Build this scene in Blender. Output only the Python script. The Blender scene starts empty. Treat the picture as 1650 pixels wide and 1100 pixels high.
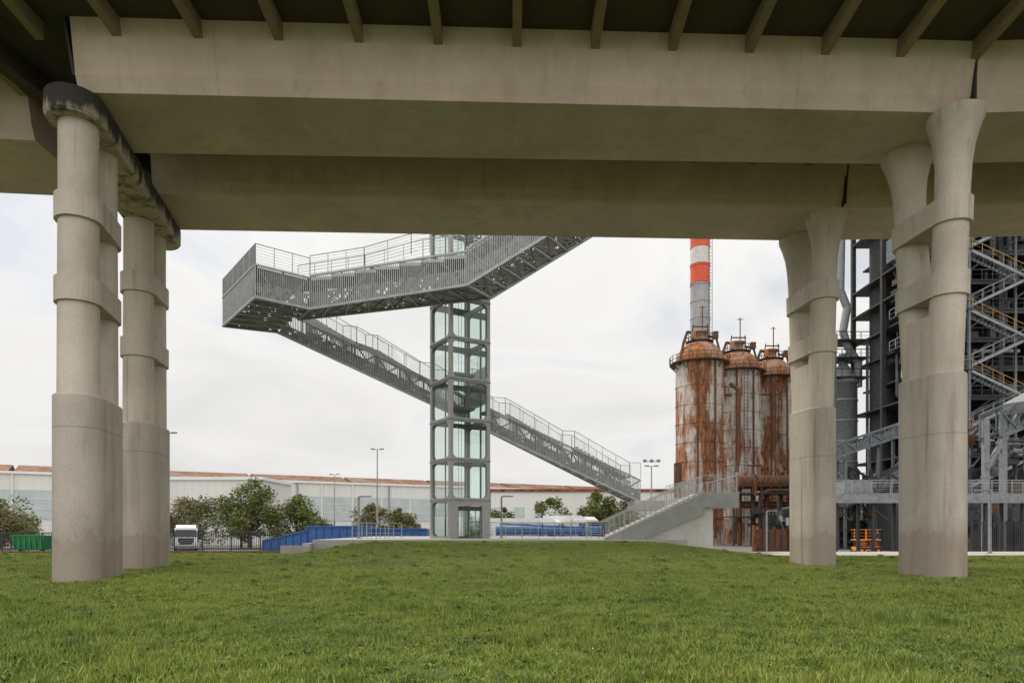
import bpy, math, random
from mathutils import Vector, Matrix
R=random.Random(7)
D=bpy.data; S=bpy.context.scene
def link(o): S.collection.objects.link(o); return o
# ---------------------------------------------------------------- materials
class NT:
    def __init__(s,name):
        s.m=D.materials.new(name); s.m.use_nodes=True; s.t=s.m.node_tree; s.b=s.t.nodes['Principled BSDF']
    def n(s,typ,**k):
        x=s.t.nodes.new(typ)
        for a,v in k.items(): setattr(x,a,v)
        return x
    def l(s,a,b): s.t.links.new(a,b)
    def coord(s,scale=(1,1,1)):
        g=s.n('ShaderNodeNewGeometry'); m=s.n('ShaderNodeMapping'); m.inputs['Scale'].default_value=scale
        s.l(g.outputs['Position'],m.inputs['Vector']); return m.outputs[0]
    def pos(s,i):
        g=s.n('ShaderNodeNewGeometry'); sp=s.n('ShaderNodeSeparateXYZ'); s.l(g.outputs['Position'],sp.inputs[0]); return sp.outputs[i]
    def math(s,op,a,b=None):
        x=s.n('ShaderNodeMath',operation=op)
        for i,q in enumerate((a,b)):
            if q is None: continue
            if isinstance(q,(int,float)): x.inputs[i].default_value=q
            else: s.l(q,x.inputs[i])
        return x.outputs[0]
    def noise(s,scale,detail=4,sc=(1,1,1),rough=.6):
        x=s.n('ShaderNodeTexNoise'); x.inputs['Scale'].default_value=scale; x.inputs['Detail'].default_value=detail
        x.inputs['Roughness'].default_value=rough; s.l(s.coord(sc),x.inputs['Vector']); return x.outputs['Fac']
    def ramp(s,fac,stops):
        x=s.n('ShaderNodeValToRGB'); e=x.color_ramp.elements
        while len(e)<len(stops): e.new(.5)
        for i,(p,c) in enumerate(stops):
            e[i].position=p; e[i].color=(c,c,c,1) if not hasattr(c,'__len__') else (*c,1)
        s.l(fac,x.inputs[0]); return x.outputs[0]
    def mix(s,fac,a,b,mode='MIX'):
        x=s.n('ShaderNodeMix',data_type='RGBA',blend_type=mode)
        for sock,v in ((x.inputs[0],fac),(x.inputs[6],a),(x.inputs[7],b)):
            if hasattr(v,'is_linked'): s.l(v,sock)
            elif hasattr(v,'__len__'): sock.default_value=(*v,1)
            else: sock.default_value=v if sock.type=='VALUE' else (v,v,v,1)
        return x.outputs[2]
    def bump(s,h,st=.3,dist=.02):
        x=s.n('ShaderNodeBump'); x.inputs['Strength'].default_value=st; x.inputs['Distance'].default_value=dist
        s.l(h,x.inputs['Height']); s.l(x.outputs[0],s.b.inputs['Normal'])
    def fin(s,col,rough=.8,metal=0):
        if hasattr(col,'__len__') and not hasattr(col,'is_linked'): s.b.inputs['Base Color'].default_value=(*col,1)
        else: s.l(col,s.b.inputs['Base Color'])
        s.b.inputs['Roughness'].default_value=rough; s.b.inputs['Metallic'].default_value=metal; return s.m
def concrete(name,c,streak=.45,joint=0,stain=.25,seam=0,foot=False,drip=0):
    t=NT(name); big=t.noise(.35,5); st=t.noise(1.6,5,(1,1,.12)); fine=t.noise(14,4); blot=t.noise(1.1,6,(1,1,1),.7)
    k=lambda f:tuple(x*f for x in c)
    col=t.mix(t.ramp(big,[(.3,0),(.7,1)]),k(.82),k(1.1))
    col=t.mix(t.ramp(st,[(.5,0),(.72,streak)]),col,(c[0]*.5,c[1]*.46,c[2]*.42))
    col=t.mix(t.ramp(blot,[(.52,0),(.66,.28)]),col,(c[0]*.62,c[1]*.58,c[2]*.5))
    col=t.mix(t.ramp(fine,[(.35,stain),(.6,0)]),col,k(.6))
    if drip:
        d2=t.noise(3.2,4,(1,1,.05)); col=t.mix(t.ramp(d2,[(.60,0),(.68,drip)]),col,k(.28))
    if joint:
        m=t.math('PINGPONG',t.pos(2),joint)
        col=t.mix(t.ramp(m,[(0,.55),(.014,.4),(.026,0)]),col,k(.35))
    if seam:
        m=t.math('PINGPONG',t.pos(0),seam)
        col=t.mix(t.ramp(m,[(0,.5),(.008,.35),(.016,0)]),col,k(.4))
    if foot:
        z=t.math('ADD',t.pos(2),t.math('MULTIPLY',t.noise(1.6,6,(1,1,.6),.7),-2.4)); 
        col=t.mix(t.ramp(z,[(0,.4),(.2,.18),(.9,0)]),col,(.20,.13,.08))
    t.bump(fine,.25,.01); return t.fin(col,.85)
def rusty(name,base,bias=.5,sc=1.0,dk=1.0):
    t=NT(name); a=t.noise(.55*sc,7,(1,1,.16),.72); b=t.noise(2.2*sc,6,(1,1,.35),.7); c=t.noise(.16,3)
    r=t.mix(t.ramp(b,[(.38,0),(.62,1)]),(.075*dk,.028*dk,.014*dk),(.38*dk,.145*dk,.048*dk))
    f0=t.math('ADD',t.math('MULTIPLY',a,.62),t.math('MULTIPLY',c,.38))
    f=t.ramp(f0,[(bias-.035,0),(bias+.02,1)])
    gy=t.mix(t.ramp(b,[(.4,0),(.6,.8)]),base,tuple(x*.6 for x in (base[0],base[1]*.85,base[2]*.75)))
    col=t.mix(f,gy,r); t.bump(b,.3,.03); return t.fin(col,.8)
def plain(name,c,rough=.6,metal=0,var=.25,sc=3):
    t=NT(name); n=t.noise(sc,5); col=t.mix(t.ramp(n,[(.3,0),(.7,1)]),tuple(x*(1-var) for x in c),tuple(x*(1+var*.6) for x in c))
    return t.fin(col,rough,metal)
M={}
M['conc']=concrete('concrete_girder',(.60,.475,.39),.3,0,.1,4.4,False,.14)
M['pier']=concrete('concrete_pier',(.59,.515,.44),.4,0,.25,0,False,.35)
M['pierb']=concrete('concrete_pier_base',(.49,.435,.375),.55,2.3,.25,0,True,.45)
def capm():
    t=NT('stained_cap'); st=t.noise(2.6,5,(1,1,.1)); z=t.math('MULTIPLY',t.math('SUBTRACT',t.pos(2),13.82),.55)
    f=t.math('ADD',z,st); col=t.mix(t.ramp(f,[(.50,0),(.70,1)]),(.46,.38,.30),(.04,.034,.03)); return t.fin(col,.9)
M['capst']=capm()
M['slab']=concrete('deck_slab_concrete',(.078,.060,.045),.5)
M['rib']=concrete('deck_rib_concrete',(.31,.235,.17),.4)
M['joint']=plain('joint_rubber',(.02,.02,.02))
M['newconc']=concrete('pale_concrete',(.62,.61,.58),.2)
M['paving']=concrete('paving_concrete',(.42,.405,.375),.15)
M['galv']=plain('galvanised_steel',(.35,.36,.355),.5,.2,.2,2)
M['galvd']=plain('galvanised_dark',(.22,.225,.22),.55,.15,.25)
M['frame']=plain('tower_frame_paint',(.30,.30,.285),.5,.1,.12)
M['dark']=plain('dark_steel',(.045,.048,.05),.6,.2,.5)
M['bluegrey']=plain('blue_grey_steel',(.125,.145,.158),.6,.1,.4)
M['midgrey']=plain('grey_paint',(.25,.265,.275),.6,0,.3)
M['yellow']=plain('ochre_rail',(.42,.22,.055),.6,0,.3)
M['orange']=plain('orange_paint',(.80,.27,.02),.45)
M['white']=plain('white_paint',(.75,.75,.73),.45,0,.08)
M['blue']=plain('blue_paint',(.03,.12,.36),.5,0,.3)
M['green']=plain('green_paint',(.02,.20,.07),.5)
M['black']=plain('black_rubber',(.015,.015,.015),.8)
M['red']=plain('red_band',(.66,.085,.03),.6,0,.25)
M['chwhite']=plain('white_band',(.60,.57,.53),.6,0,.2)
M['chmetal']=concrete('chimney_steel',(.38,.38,.375),.85,0,.25,0,False,.4)
M['rust1']=rusty('stove_rust_orange',(.54,.50,.45),.495)
M['rust2']=rusty('stove_rust_pale',(.56,.54,.50),.535)
M['rust3']=rusty('stove_rust_mixed',(.52,.48,.43),.51)
M['rustd']=rusty('dome_rust',(.42,.27,.19),.50,1,1.25)
M['rustk']=rusty('pipe_rust',(.10,.065,.045),.5,2,.55)
M['roof']=rusty('roof_rust',(.22,.17,.14),.45,.3,.7)
M['bark']=plain('bark',(.09,.07,.05),.9)
M['tail']=plain('lamp_glass',(.6,.6,.55),.2)
def wallmat():
    t=NT('warehouse_cladding'); w=t.math('PINGPONG',t.pos(0),.6)
    col=t.mix(t.ramp(w,[(0,.25),(.1,0)]),(.68,.68,.64),(.38,.38,.36))
    col=t.mix(t.ramp(t.noise(.1,4,(1,1,.2)),[(.45,0),(.7,.35)]),col,(.46,.46,.42)); return t.fin(col,.7)
M['wall']=wallmat()
M['wall2']=plain('translucent_panels',(.46,.51,.51),.5,0,.15,.4)
def leafmat(name,c):
    t=NT(name); col=t.mix(t.ramp(t.noise(.9,3),[(.35,0),(.65,1)]),tuple(x*.5 for x in c),tuple(x*1.5 for x in c))
    col=t.mix(t.ramp(t.noise(6,2),[(.4,0),(.7,.5)]),col,(c[0]*2,c[1]*1.6,c[2])); t.b.inputs['Specular IOR Level'].default_value=.2
    return t.fin(col,.7)
M['leaf']=leafmat('foliage',(.115,.14,.045)); M['leaf2']=leafmat('foliage_olive',(.16,.16,.08))
def grassmat():
    t=NT('grass_blades')
    col=t.mix(t.ramp(t.noise(.45,5,(1,1,0)),[(.35,0),(.65,1)]),(.12,.19,.025),(.25,.32,.045))
    col=t.mix(t.ramp(t.noise(45,2),[(.4,0),(.75,.8)]),col,(.37,.39,.12))
    col=t.mix(t.ramp(t.noise(2.2,4,(1,1,0)),[(.5,0),(.68,.7)]),col,(.06,.115,.018))
    col=t.mix(t.ramp(t.noise(1.1,3,(1,.6,0)),[(.56,0),(.72,.5)]),col,(.32,.32,.09))
    col=t.mix(t.ramp(t.noise(.16,3,(1,1,0)),[(.45,0),(.62,.45)]),col,(.30,.33,.06))
    t.b.inputs['Specular IOR Level'].default_value=.3
    return t.fin(col,.5)
M['grass']=grassmat()
M['weed']=leafmat('weed_leaves',(.09,.16,.03))
M['petal']=plain('petals',(.8,.8,.75),.6)
def soil():
    t=NT('lawn_ground'); col=t.mix(t.ramp(t.noise(.5,4),[(.3,0),(.7,1)]),(.05,.075,.012),(.10,.135,.022))
    col=t.mix(t.ramp(t.noise(9,4),[(.4,0),(.7,.6)]),col,(.045,.05,.02)); return t.fin(col,.95)
M['soil']=soil()
M['asphalt']=concrete('asphalt',(.17,.16,.145),.2)
M['path']=concrete('path_concrete',(.46,.44,.40),.1)
def glass():
    m=D.materials.new('tower_glass'); m.use_nodes=True; t=m.node_tree; t.nodes.clear()
    o=t.nodes.new('ShaderNodeOutputMaterial'); mx=t.nodes.new('ShaderNodeMixShader'); a=t.nodes.new('ShaderNodeBsdfTransparent'); b=t.nodes.new('ShaderNodeBsdfGlossy')
    a.inputs[0].default_value=(.85,.915,.885,1); b.inputs['Roughness'].default_value=.03; b.inputs[0].default_value=(.9,.95,.95,1)
    f=t.nodes.new('ShaderNodeFresnel'); f.inputs[0].default_value=1.55
    t.links.new(f.outputs[0],mx.inputs[0]); t.links.new(a.outputs[0],mx.inputs[1]); t.links.new(b.outputs[0],mx.inputs[2]); t.links.new(mx.outputs[0],o.inputs[0]); return m
M['glass']=glass()
def perf():
    t=NT('perforated_sheet'); v=t.n('ShaderNodeTexVoronoi'); v.inputs['Scale'].default_value=2.6; t.l(t.coord(),v.inputs['Vector'])
    f=t.ramp(v.outputs['Distance'],[(.30,0),(.34,1)]); t.l(f,t.b.inputs['Alpha']); return t.fin((.30,.295,.285),.55,.1)
M['perf']=perf()
M['screen']=plain('dark_window',(.03,.04,.05),.15)
# ---------------------------------------------------------------- mesh builder
class MB:
    def __init__(s): s.v=[];s.f=[];s.m=[];s.sm=[];s.names=[]
    def mi(s,m):
        if m not in s.names: s.names.append(m)
        return s.names.index(m)
    def add(s,vs,fs,m,smooth=False):
        b=len(s.v); s.v+= [tuple(v) for v in vs]; i=s.mi(m)
        for f in fs: s.f.append(tuple(b+k for k in f)); s.m.append(i); s.sm.append(smooth)
    def hexa(s,p,m): # 8 pts bottom4 top4
        s.add(p,[(3,2,1,0),(4,5,6,7),(0,1,5,4),(1,2,6,5),(2,3,7,6),(3,0,4,7)],m)
    def box(s,c,sz,m,rz=0):
        hx,hy,hz=sz[0]/2,sz[1]/2,sz[2]/2; ca,sa=math.cos(rz),math.sin(rz)
        s.hexa([(c[0]+x*ca-y*sa,c[1]+x*sa+y*ca,c[2]+z) for z in(-hz,hz) for x,y in((-hx,-hy),(hx,-hy),(hx,hy),(-hx,hy))],m)
    def beam(s,p0,p1,w,h,m):
        p0=Vector(p0);p1=Vector(p1);d=(p1-p0)
        if d.length<1e-5:return
        d.normalize(); up=Vector((0,0,1)) if abs(d.z)<.97 else Vector((0,1,0))
        sd=d.cross(up).normalized(); u=sd.cross(d)
        q=[(-w/2,-h/2),(w/2,-h/2),(w/2,h/2),(-w/2,h/2)]
        a=[p0+sd*x+u*y for x,y in q]; b=[p1+sd*x+u*y for x,y in q]
        s.add(a+b,[(0,1,2,3),(7,6,5,4),(1,0,4,5),(2,1,5,6),(3,2,6,7),(0,3,7,4)],m)
    def cyl(s,p0,p1,r0,m,r1=None,n=16,caps=True):
        if r1 is None:r1=r0
        p0=Vector(p0);p1=Vector(p1);d=(p1-p0).normalized(); up=Vector((0,0,1)) if abs(d.z)<.9 else Vector((1,0,0))
        a=d.cross(up).normalized(); b=d.cross(a)
        vs=[];
        for p,r in((p0,r0),(p1,r1)):
            for i in range(n):
                t=2*math.pi*i/n; vs.append(p+a*math.cos(t)*r+b*math.sin(t)*r)
        s.add(vs,[(i,i+n,(i+1)%n+n,(i+1)%n) for i in range(n)],m,True)
        if caps: s.add(vs,[tuple(range(n)),tuple(reversed(range(n,2*n)))],m)
    def tube(s,pts,r,m,n=12):
        for a,b in zip(pts,pts[1:]): s.cyl(a,b,r,m,n=n)
    def lathe(s,c,prof,m,n=32):
        vs=[(c[0]+r*math.cos(2*math.pi*i/n),c[1]+r*math.sin(2*math.pi*i/n),z) for r,z in prof for i in range(n)]
        fs=[(k*n+i,k*n+(i+1)%n,(k+1)*n+(i+1)%n,(k+1)*n+i) for k in range(len(prof)-1) for i in range(n)]
        s.add(vs,fs,m,True)
    def sections(s,rings,m,smooth=False,caps=True):
        n=len(rings[0]); vs=[p for r in rings for p in r]
        s.add(vs,[(k*n+i,k*n+(i+1)%n,(k+1)*n+(i+1)%n,(k+1)*n+i) for k in range(len(rings)-1) for i in range(n)],m,smooth)
        if caps: s.add(vs,[tuple(reversed(range(n))),tuple(range((len(rings)-1)*n,len(rings)*n))],m)
    def rail(s,pts,h,m='galv',sp=1.3,wires=5,r=.03):
        for a,b in zip(pts,pts[1:]):
            a=Vector(a);b=Vector(b);L=(b-a).length;k=max(1,round(L/sp)); up=Vector((0,0,h))
            s.beam(a+up,b+up,r*1.6,r*1.6,m)
            for i in range(1,wires+1):
                w=up*(i/(wires+1)); s.beam(a+w,b+w,r*.5,r*.5,m)
            for i in range(k+1):
                p=a.lerp(b,i/k); s.beam(p,p+up,r*1.3,r*1.3,m)
    def obj(s,name,parent=None):
        me=D.meshes.new(name); me.from_pydata(s.v,[],s.f); me.update()
        for n in s.names: me.materials.append(M[n])
        me.polygons.foreach_set('material_index',s.m); me.polygons.foreach_set('use_smooth',s.sm)
        o=link(D.objects.new(name,me)); 
        if parent:o.parent=parent
        return o
def empty(name):
    return link(D.objects.new(name,None))
def ss(t): t=max(0,min(1,t)); return t*t*(3-2*t)
def gh(x,y):
    base=-1.1*ss((y-43)/30)
    m=.78*ss((y-25)/17)*ss((x+14)/6.5)*(1-ss((x-7)/8.5))*(1-ss((y-60)/6))
    return base*(1-ss((m)/.7))+m+.03*math.sin(x*.5+y*.3)*math.sin(y*.4)*(1 if y<40 else 0)
# ---------------------------------------------------------------- ground
def axis(lo,hi,fl,fh,st):
    a=[fl+i*st for i in range(int((fh-fl)/st)+1)]; x=a[-1]; d=st*2
    while x<hi: x=min(hi,x+d); d*=1.6; a.append(x)
    x=a[0]; d=st*2; pre=[]
    while x>lo: x=max(lo,x-d); d*=1.6; pre.append(x)
    return pre[::-1]+a
gx=axis(-2500,2500,-60,60,1.0); gy=axis(-300,3500,0,90,1.0)
def sheet(name,xs,ys,off,mat):
    b=MB(); n=len(xs)
    b.add([(x,y,gh(x,y)+off) for y in ys for x in xs],[(j*n+i,j*n+i+1,(j+1)*n+i+1,(j+1)*n+i) for j in range(len(ys)-1) for i in range(n-1)],mat,True)
    return b.obj(name)
sheet('ground',gx,gy,0,'soil')
sheet('asphalt_yard',gx,[y for y in gy if y>=46],.02,'asphalt')
sheet('footpath',[x for x in gx if 15<=x<=60],[y for y in gy if 39<=y<=46],.03,'path')
b=MB()
b.box((-38,43.5,-.02),(48,.35,.3),'rustk')
b.obj('low_wall')
# grass
def patch(sz,nb,hmin,hmax,w,seed,weeds=0,flowers=0,tufts=0):
    r=random.Random(seed); vs=[];fs=[];mi=[]
    tc=[(r.uniform(-sz/2,sz/2),r.uniform(-sz/2,sz/2)) for _ in range(tufts)]
    for i in range(nb):
        x=r.uniform(-sz/2,sz/2);y=r.uniform(-sz/2,sz/2);a=r.uniform(0,6.28)
        cl=.65+.5*(math.sin(x*7+seed)*math.sin(y*6+seed*2))
        h=r.uniform(hmin,hmax)*(.75+cl*.5);ww=w*r.uniform(.6,1.3)
        if r.random()<.07:h*=1.6
        if tc and r.random()<.24:
            c_=r.choice(tc); x=c_[0]+r.gauss(0,.06);y=c_[1]+r.gauss(0,.06);h=r.uniform(.07,.15)
        dx,dy=math.cos(a)*ww/2,math.sin(a)*ww/2; la=r.uniform(0,6.28); ln=h*r.uniform(.1,.95); lx,ly=math.cos(la)*ln,math.sin(la)*ln
        k=len(vs)
        vs+=[(x-dx,y-dy,-.03),(x+dx,y+dy,-.03),(x+dx*.8+lx*.35,y+dy*.8+ly*.35,h*.6),(x-dx*.8+lx*.35,y-dy*.8+ly*.35,h*.6),(x+lx,y+ly,h)]
        fs+=[(k,k+1,k+2,k+3),(k+3,k+2,k+4)]; mi+=[0,0]
    for i in range(weeds):
        x=r.uniform(-sz/2,sz/2);y=r.uniform(-sz/2,sz/2); n=r.randint(6,10); ls=r.uniform(.05,.12)
        for j in range(n):
            a=6.28*j/n+r.uniform(-.3,.3); c_,s_=math.cos(a),math.sin(a); l=ls*r.uniform(.7,1.2); q=l*.22; k=len(vs); z=r.uniform(.04,.08)
            vs+=[(x,y,.01),(x+c_*l*.55-s_*q,y+s_*l*.55+c_*q,z),(x+c_*l,y+s_*l,z*.8),(x+c_*l*.55+s_*q,y+s_*l*.55-c_*q,z)]; fs.append((k,k+1,k+2,k+3)); mi.append(1)
    for i in range(flowers):
        x=r.uniform(-sz/2,sz/2);y=r.uniform(-sz/2,sz/2);z=r.uniform(.06,.1);k=len(vs)
        vs+=[(x+.013*math.cos(j*1.047),y+.013*math.sin(j*1.047),z+.006*(j%2)) for j in range(6)]; fs.append(tuple(range(k,k+6))); mi.append(2)
    me=D.meshes.new('grass_tuft'); me.from_pydata(vs,[],fs); me.materials.append(M['grass']);me.materials.append(M['weed']);me.materials.append(M['petal']); me.polygons.foreach_set('material_index',mi); return me
near=[patch(1.15,1700,.025,.08,.010,i,10 if i%2 else 3,1 if i in(1,) else 0,[0,2,3,0,0,2][i]) for i in range(6)]
coarse=[patch(1.15,1900,.035,.10,.012,i+40,12,0,5+2*i) for i in range(3)]
mid=[patch(2.2,2600,.02,.065,.016,i+9,4,0,[0,1,0,1][i]) for i in range(4)]
ge=empty('grass')
def put(me,x,y,sc):
    e=.6; n=Vector((-(gh(x+e,y)-gh(x-e,y))/(2*e),-(gh(x,y+e)-gh(x,y-e))/(2*e),1)).normalized()
    o=D.objects.new('tuft',me); q=Vector((0,0,1)).rotation_difference(n)
    o.matrix_world=Matrix.Translation((x,y,gh(x,y)))@q.to_matrix().to_4x4()@Matrix.Rotation(R.choice([0,1,2,3])*math.pi/2+R.uniform(-.2,.2),4,'Z')@Matrix.Diagonal((1,1,sc,1))
    link(o); o.parent=ge
y=5.5
while y<17:
    lim=.8*y+2; x=-lim
    while x<lim:
        pc=.7 if y<8.6 else (.25 if y<11 else .04)
        if x>0: pc+=.08
        put(R.choice(coarse) if R.random()<pc else R.choice(near),x,y,R.uniform(.75,1.3)*(1.0+.35*math.sin(x*.9+y*.7))); x+=1
    y+=1
y=17.5
while y<44:
    lim=.8*y+2; x=-lim
    while x<lim:
        if not(y>38.5 and x>15) and not (y>40.5 and -13.5<x<12) : put(R.choice(mid),x,y,R.uniform(.8,1.15))
        x+=2
    y+=2
# ---------------------------------------------------------------- viaduct
va=empty('elevated_viaduct')
def girder(name,fl,fr,bl,br,z0=14.6,z1=16.5):
    b=MB()
    def ring(f,k):
        f=Vector((*f,0));k=Vector((*k,0)); d=(k-f).normalized()
        P=[f-d*.5,f-d*.2,f+d*.0,k-d*.1,k+d*.12,k+d*.5]; Z=[z1,z0+.42,z0,z0,z0+.3,z1]
        return [(p.x,p.y,z) for p,z in zip(P,Z)]
    b.sections([ring(fl,bl),ring(fr,br)],'conc')
    return b.obj(name,va)
girder('box_girder',(-12.95,20.4),(14.25,21.42),(-13.3,23.8),(14.1,24.55))
girder('box_girder',(-13.95,26.55),(13.4,27.8),(-14.7,29.85),(13.1,31.0),14.58)
girder('box_girder',(14.35,21.42),(48,19.6),(14.2,24.55),(48,23))
girder('box_girder',(13.5,27.8),(48,25.8),(13.2,31.0),(48,29.2),14.58)
girder('box_girder',(-50,20.0),(-16.2,23.2),(-50,24.0),(-16.4,27.3),14.75,16.5)
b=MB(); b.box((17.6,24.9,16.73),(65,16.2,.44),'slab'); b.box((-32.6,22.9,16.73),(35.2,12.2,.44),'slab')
b.box((0,16.9,17.2),(100,.3,1.3),'conc'); b.box((17.6,32.9,17.2),(65,.3,1.3),'conc'); b.box((-32.6,28.9,17.2),(35.2,.3,1.3),'conc')
for i in range(-20,21):
    x=-2.2+i*2.35; fy=20.9+.0386*x if abs(x)<14 else 20.6
    if x>14: fy=21.4-(x-14)*.054
    if x<-14: fy=23-( -16-x)*.09
    w=.13
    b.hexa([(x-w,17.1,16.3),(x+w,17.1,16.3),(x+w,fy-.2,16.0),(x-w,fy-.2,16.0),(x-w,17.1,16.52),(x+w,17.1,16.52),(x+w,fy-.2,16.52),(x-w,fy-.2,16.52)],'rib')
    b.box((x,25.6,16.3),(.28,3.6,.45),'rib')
b.beam((-16.5,17.2,16.2),(-14.2,31,16.2),.5,.7,'slab')
b.hexa([(-13.02,19.88,16.48),(-12.97,20.26,15.02),(-13.32,23.9,14.9),(-13.36,24.3,16.48)]+[(-13.10,19.88,16.48),(-13.05,20.26,15.02),(-13.40,23.9,14.9),(-13.44,24.3,16.48)],'joint')
b.obj('deck_slab',va)
b=MB(); b.box((14.3,23,15.5),(.07,3.9,1.7),'joint'); b.box((13.42,29.4,15.5),(.07,3.9,1.7),'joint'); b.obj('expansion_joint',va)
b=MB()
a0=Vector((-13.2,20.62)); a1=Vector((-15.15,29.4)); d=(a1-a0).normalized(); nn=Vector((-d.y,d.x))
def stad(c0,c1,r,z,n=10):
    c0=Vector(c0);c1=Vector(c1);dd=(c1-c0).normalized();t0=math.atan2(dd.y,dd.x); out=[]
    for i in range(n+1):
        t=t0-math.pi/2+math.pi*i/n; out.append((c1.x+r*math.cos(t),c1.y+r*math.sin(t),z))
    for i in range(n+1):
        t=t0+math.pi/2+math.pi*i/n; out.append((c0.x+r*math.cos(t),c0.y+r*math.sin(t),z))
    return out
b.sections([stad(a0,a1,.74,13.82),stad(a0,a1,.8,13.9),stad(a0,a1,.8,14.5),stad(a0,a1,.76,14.57)],'capst',False); b.obj('cap_beam',va)
def pier(c0,c1,r,t0,t1,zs,top,bands,flare,zg=0,sz=.75):
    b=MB()
    b.sections([stad(c0,c1,r*1.2,-.5,14),stad(c0,c1,r*1.2,zs-.05,14)],'pierb',True,False)
    b.sections([stad(c0,c1,r*1.2,zs-.05,14),stad(c0,c1,r*1.14,zs,14)],'pierb',False,True)
    c0=Vector(c0);c1=Vector(c1);T0=Vector(t0);T1=Vector(t1)
    at=lambda c,T,z:c.lerp(T,(z-zs)/(top-zs))
    zw=zs+(1.9 if flare else .0)
    if flare: b.sections([stad(c0,c1,r,zs-.02,14),stad(at(c0,T0,zw),at(c1,T1,zw),r*.97,zw,14)],'pier',True)
    for c,T in((c0,T0),(c1,T1)):
        rings=[]
        Z=[zs-.05,(zs+top)/2,top-2.3]+([top-1.6,top-1.0,top-.45,top-.2,top] if flare else [top])
        RR=[r,r*.97,r*.95]+([r*.98,r*1.10,r*1.36,r*1.54,r*1.56] if flare else [r*.95])
        for z,q in zip(Z,RR):
            p=at(c,T,z); rings.append([(p.x+q*math.cos(2*math.pi*i/32),p.y+q*math.sin(2*math.pi*i/32),z) for i in range(32)])
        b.sections(rings,'pier',True)
    for z in bands:
        o=[stad(at(c0,T0,k),at(c1,T1,k),q,k,14) for k,q in((z-sz/2,r*1.0),(z-sz/2,r*1.14),(z+sz/2,r*1.14),(z+sz/2,r*1.0))]
        b.sections(o,'pier',False)
    return b.obj('bridge_pier')
pier((-13.2,20.8),(-13.62,22.5),.57,(-13.2,20.8),(-13.62,22.5),5.6,13.85,(11.25,8.75),False)
pier((-14.93,27.3),(-15.2,28.8),.57,(-14.93,27.3),(-15.2,28.8),5.75,13.85,(11.3,8.75),False)
pier((14.0,22.1),(13.85,23.2),.52,(14.0,21.55),(13.85,23.95),6.55,14.62,(11.6,9.35),True)
pier((13.08,29.0),(12.95,30.2),.52,(13.12,28.5),(12.9,30.8),6.65,14.62,(11.5,9.3),True)
# ---------------------------------------------------------------- plaza
b=MB(); b.box((-.75,52,-.1),(23.5,18.4,1.9),'paving')
for i in range(4): b.box((-12.74-.45*i,44.8,-.3-.18*i),(.446,5.2,1.88),'paving')
b.box((-13.3,42.0,.1),(1.8,.35,.8),'paving')
b.obj('plaza_paving')
# ---------------------------------------------------------------- lift tower
th=math.radians(32); s=3.2
C0=Vector((-4.27,47)); u=Vector((math.cos(th),math.sin(th))); v=Vector((-math.sin(th),math.cos(th)))
CC=[C0,C0+u*s,C0+u*s+v*s,C0+v*s]
levels=[.85]+[3.55+2.8*i for i in range(9)]
def panel(b,P,Q,z0,z1,hole,rad,t,m):
    d=(Q-P).normalized(); n=Vector((d.y,-d.x)); L=(Q-P).length
    a0,a1,b0,b1=hole; k=6; inn=[];out=[]
    for (cx,cz,st,oc) in((a1-rad,b0+rad,-90,(L,z0)),(a1-rad,b1-rad,0,(L,z1)),(a0+rad,b1-rad,90,(0,z1)),(a0+rad,b0+rad,180,(0,z0))):
        for i in range(k+1):
            t_=math.radians(st+90*i/k); inn.append((cx+rad*math.cos(t_),cz+rad*math.sin(t_))); out.append(oc)
    W=lambda a,z,o:(P.x+d.x*a-n.x*o,P.y+d.y*a-n.y*o,z)
    N=len(inn)
    vs=[W(*p,0) for p in inn]+[W(*p,0) for p in out]+[W(*p,t) for p in inn]+[W(*p,t) for p in out]
    fs=[]
    for i in range(N):
        j=(i+1)%N
        if out[i]==out[j]: fs+=[(i,N+i,j),(2*N+i,2*N+j,3*N+i)]
        else: fs+=[(i,N+i,N+j,j),(2*N+i,2*N+j,3*N+j,3*N+i)]
        fs.append((i,j,2*N+j,2*N+i))
    b.add(vs,fs,m)
    g=t*.55
    b.add([W(a0-.02,b0-.02,g),W(a1+.02,b0-.02,g),W(a1+.02,b1+.02,g),W(a0-.02,b1+.02,g)],[(0,1,2,3)],'glass')
b=MB()
for li in range(len(levels)-1):
    z0,z1=levels[li],levels[li+1]
    for fi in range(4):
        P,Q=CC[fi],CC[(fi+1)%4]
        if li==0 and fi==0: panel(b,P,Q,z0,z1-.004,(.62,2.55,z0+.03,z1-.42),.03,.3,'frame')
        else: panel(b,P,Q,z0,z1-.004,(.25,s-.25,z0+.14,z1-.14),.36,.26,'frame')
    for fi in range(4):
        P,Q=CC[fi],CC[(fi+1)%4]; d=(Q-P).normalized(); n=Vector((d.y,-d.x))
        p=P+n*.02;q=Q+n*.02; b.beam((p.x,p.y,z1),(q.x,q.y,z1),.06,.07,'galvd')
d=u; n=Vector((u.y,-u.x))
def fp(a,o,z): p=C0+u*a-n*o; return (p.x,p.y,z)
for a in(.68,1.1,1.58,2.06,2.49): b.beam(fp(a,.1,.88),fp(a,.1,3.1),.06,.07,'galvd')
b.beam(fp(.65,.1,2.95),fp(2.5,.1,2.95),.08,.3,'dark')
cen=(CC[0]+CC[2])/2
for a in(.8,2.4): b.beam(fp(a,2.3,.85),fp(a,2.3,levels[-1]-.2),.1,.12,'galvd')
for z in levels[1:-1]: b.beam(fp(.3,2.35,z),fp(2.9,2.35,z),.06,.14,'galvd')
for dx in(-.1,.1): b.beam((cen.x+dx,cen.y,1),(cen.x+dx,cen.y,26),.03,.03,'dark')
for zz in(10.1,12.5): b.box((cen.x,cen.y,zz),(1.6,1.6,.2),'galvd',th)
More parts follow.
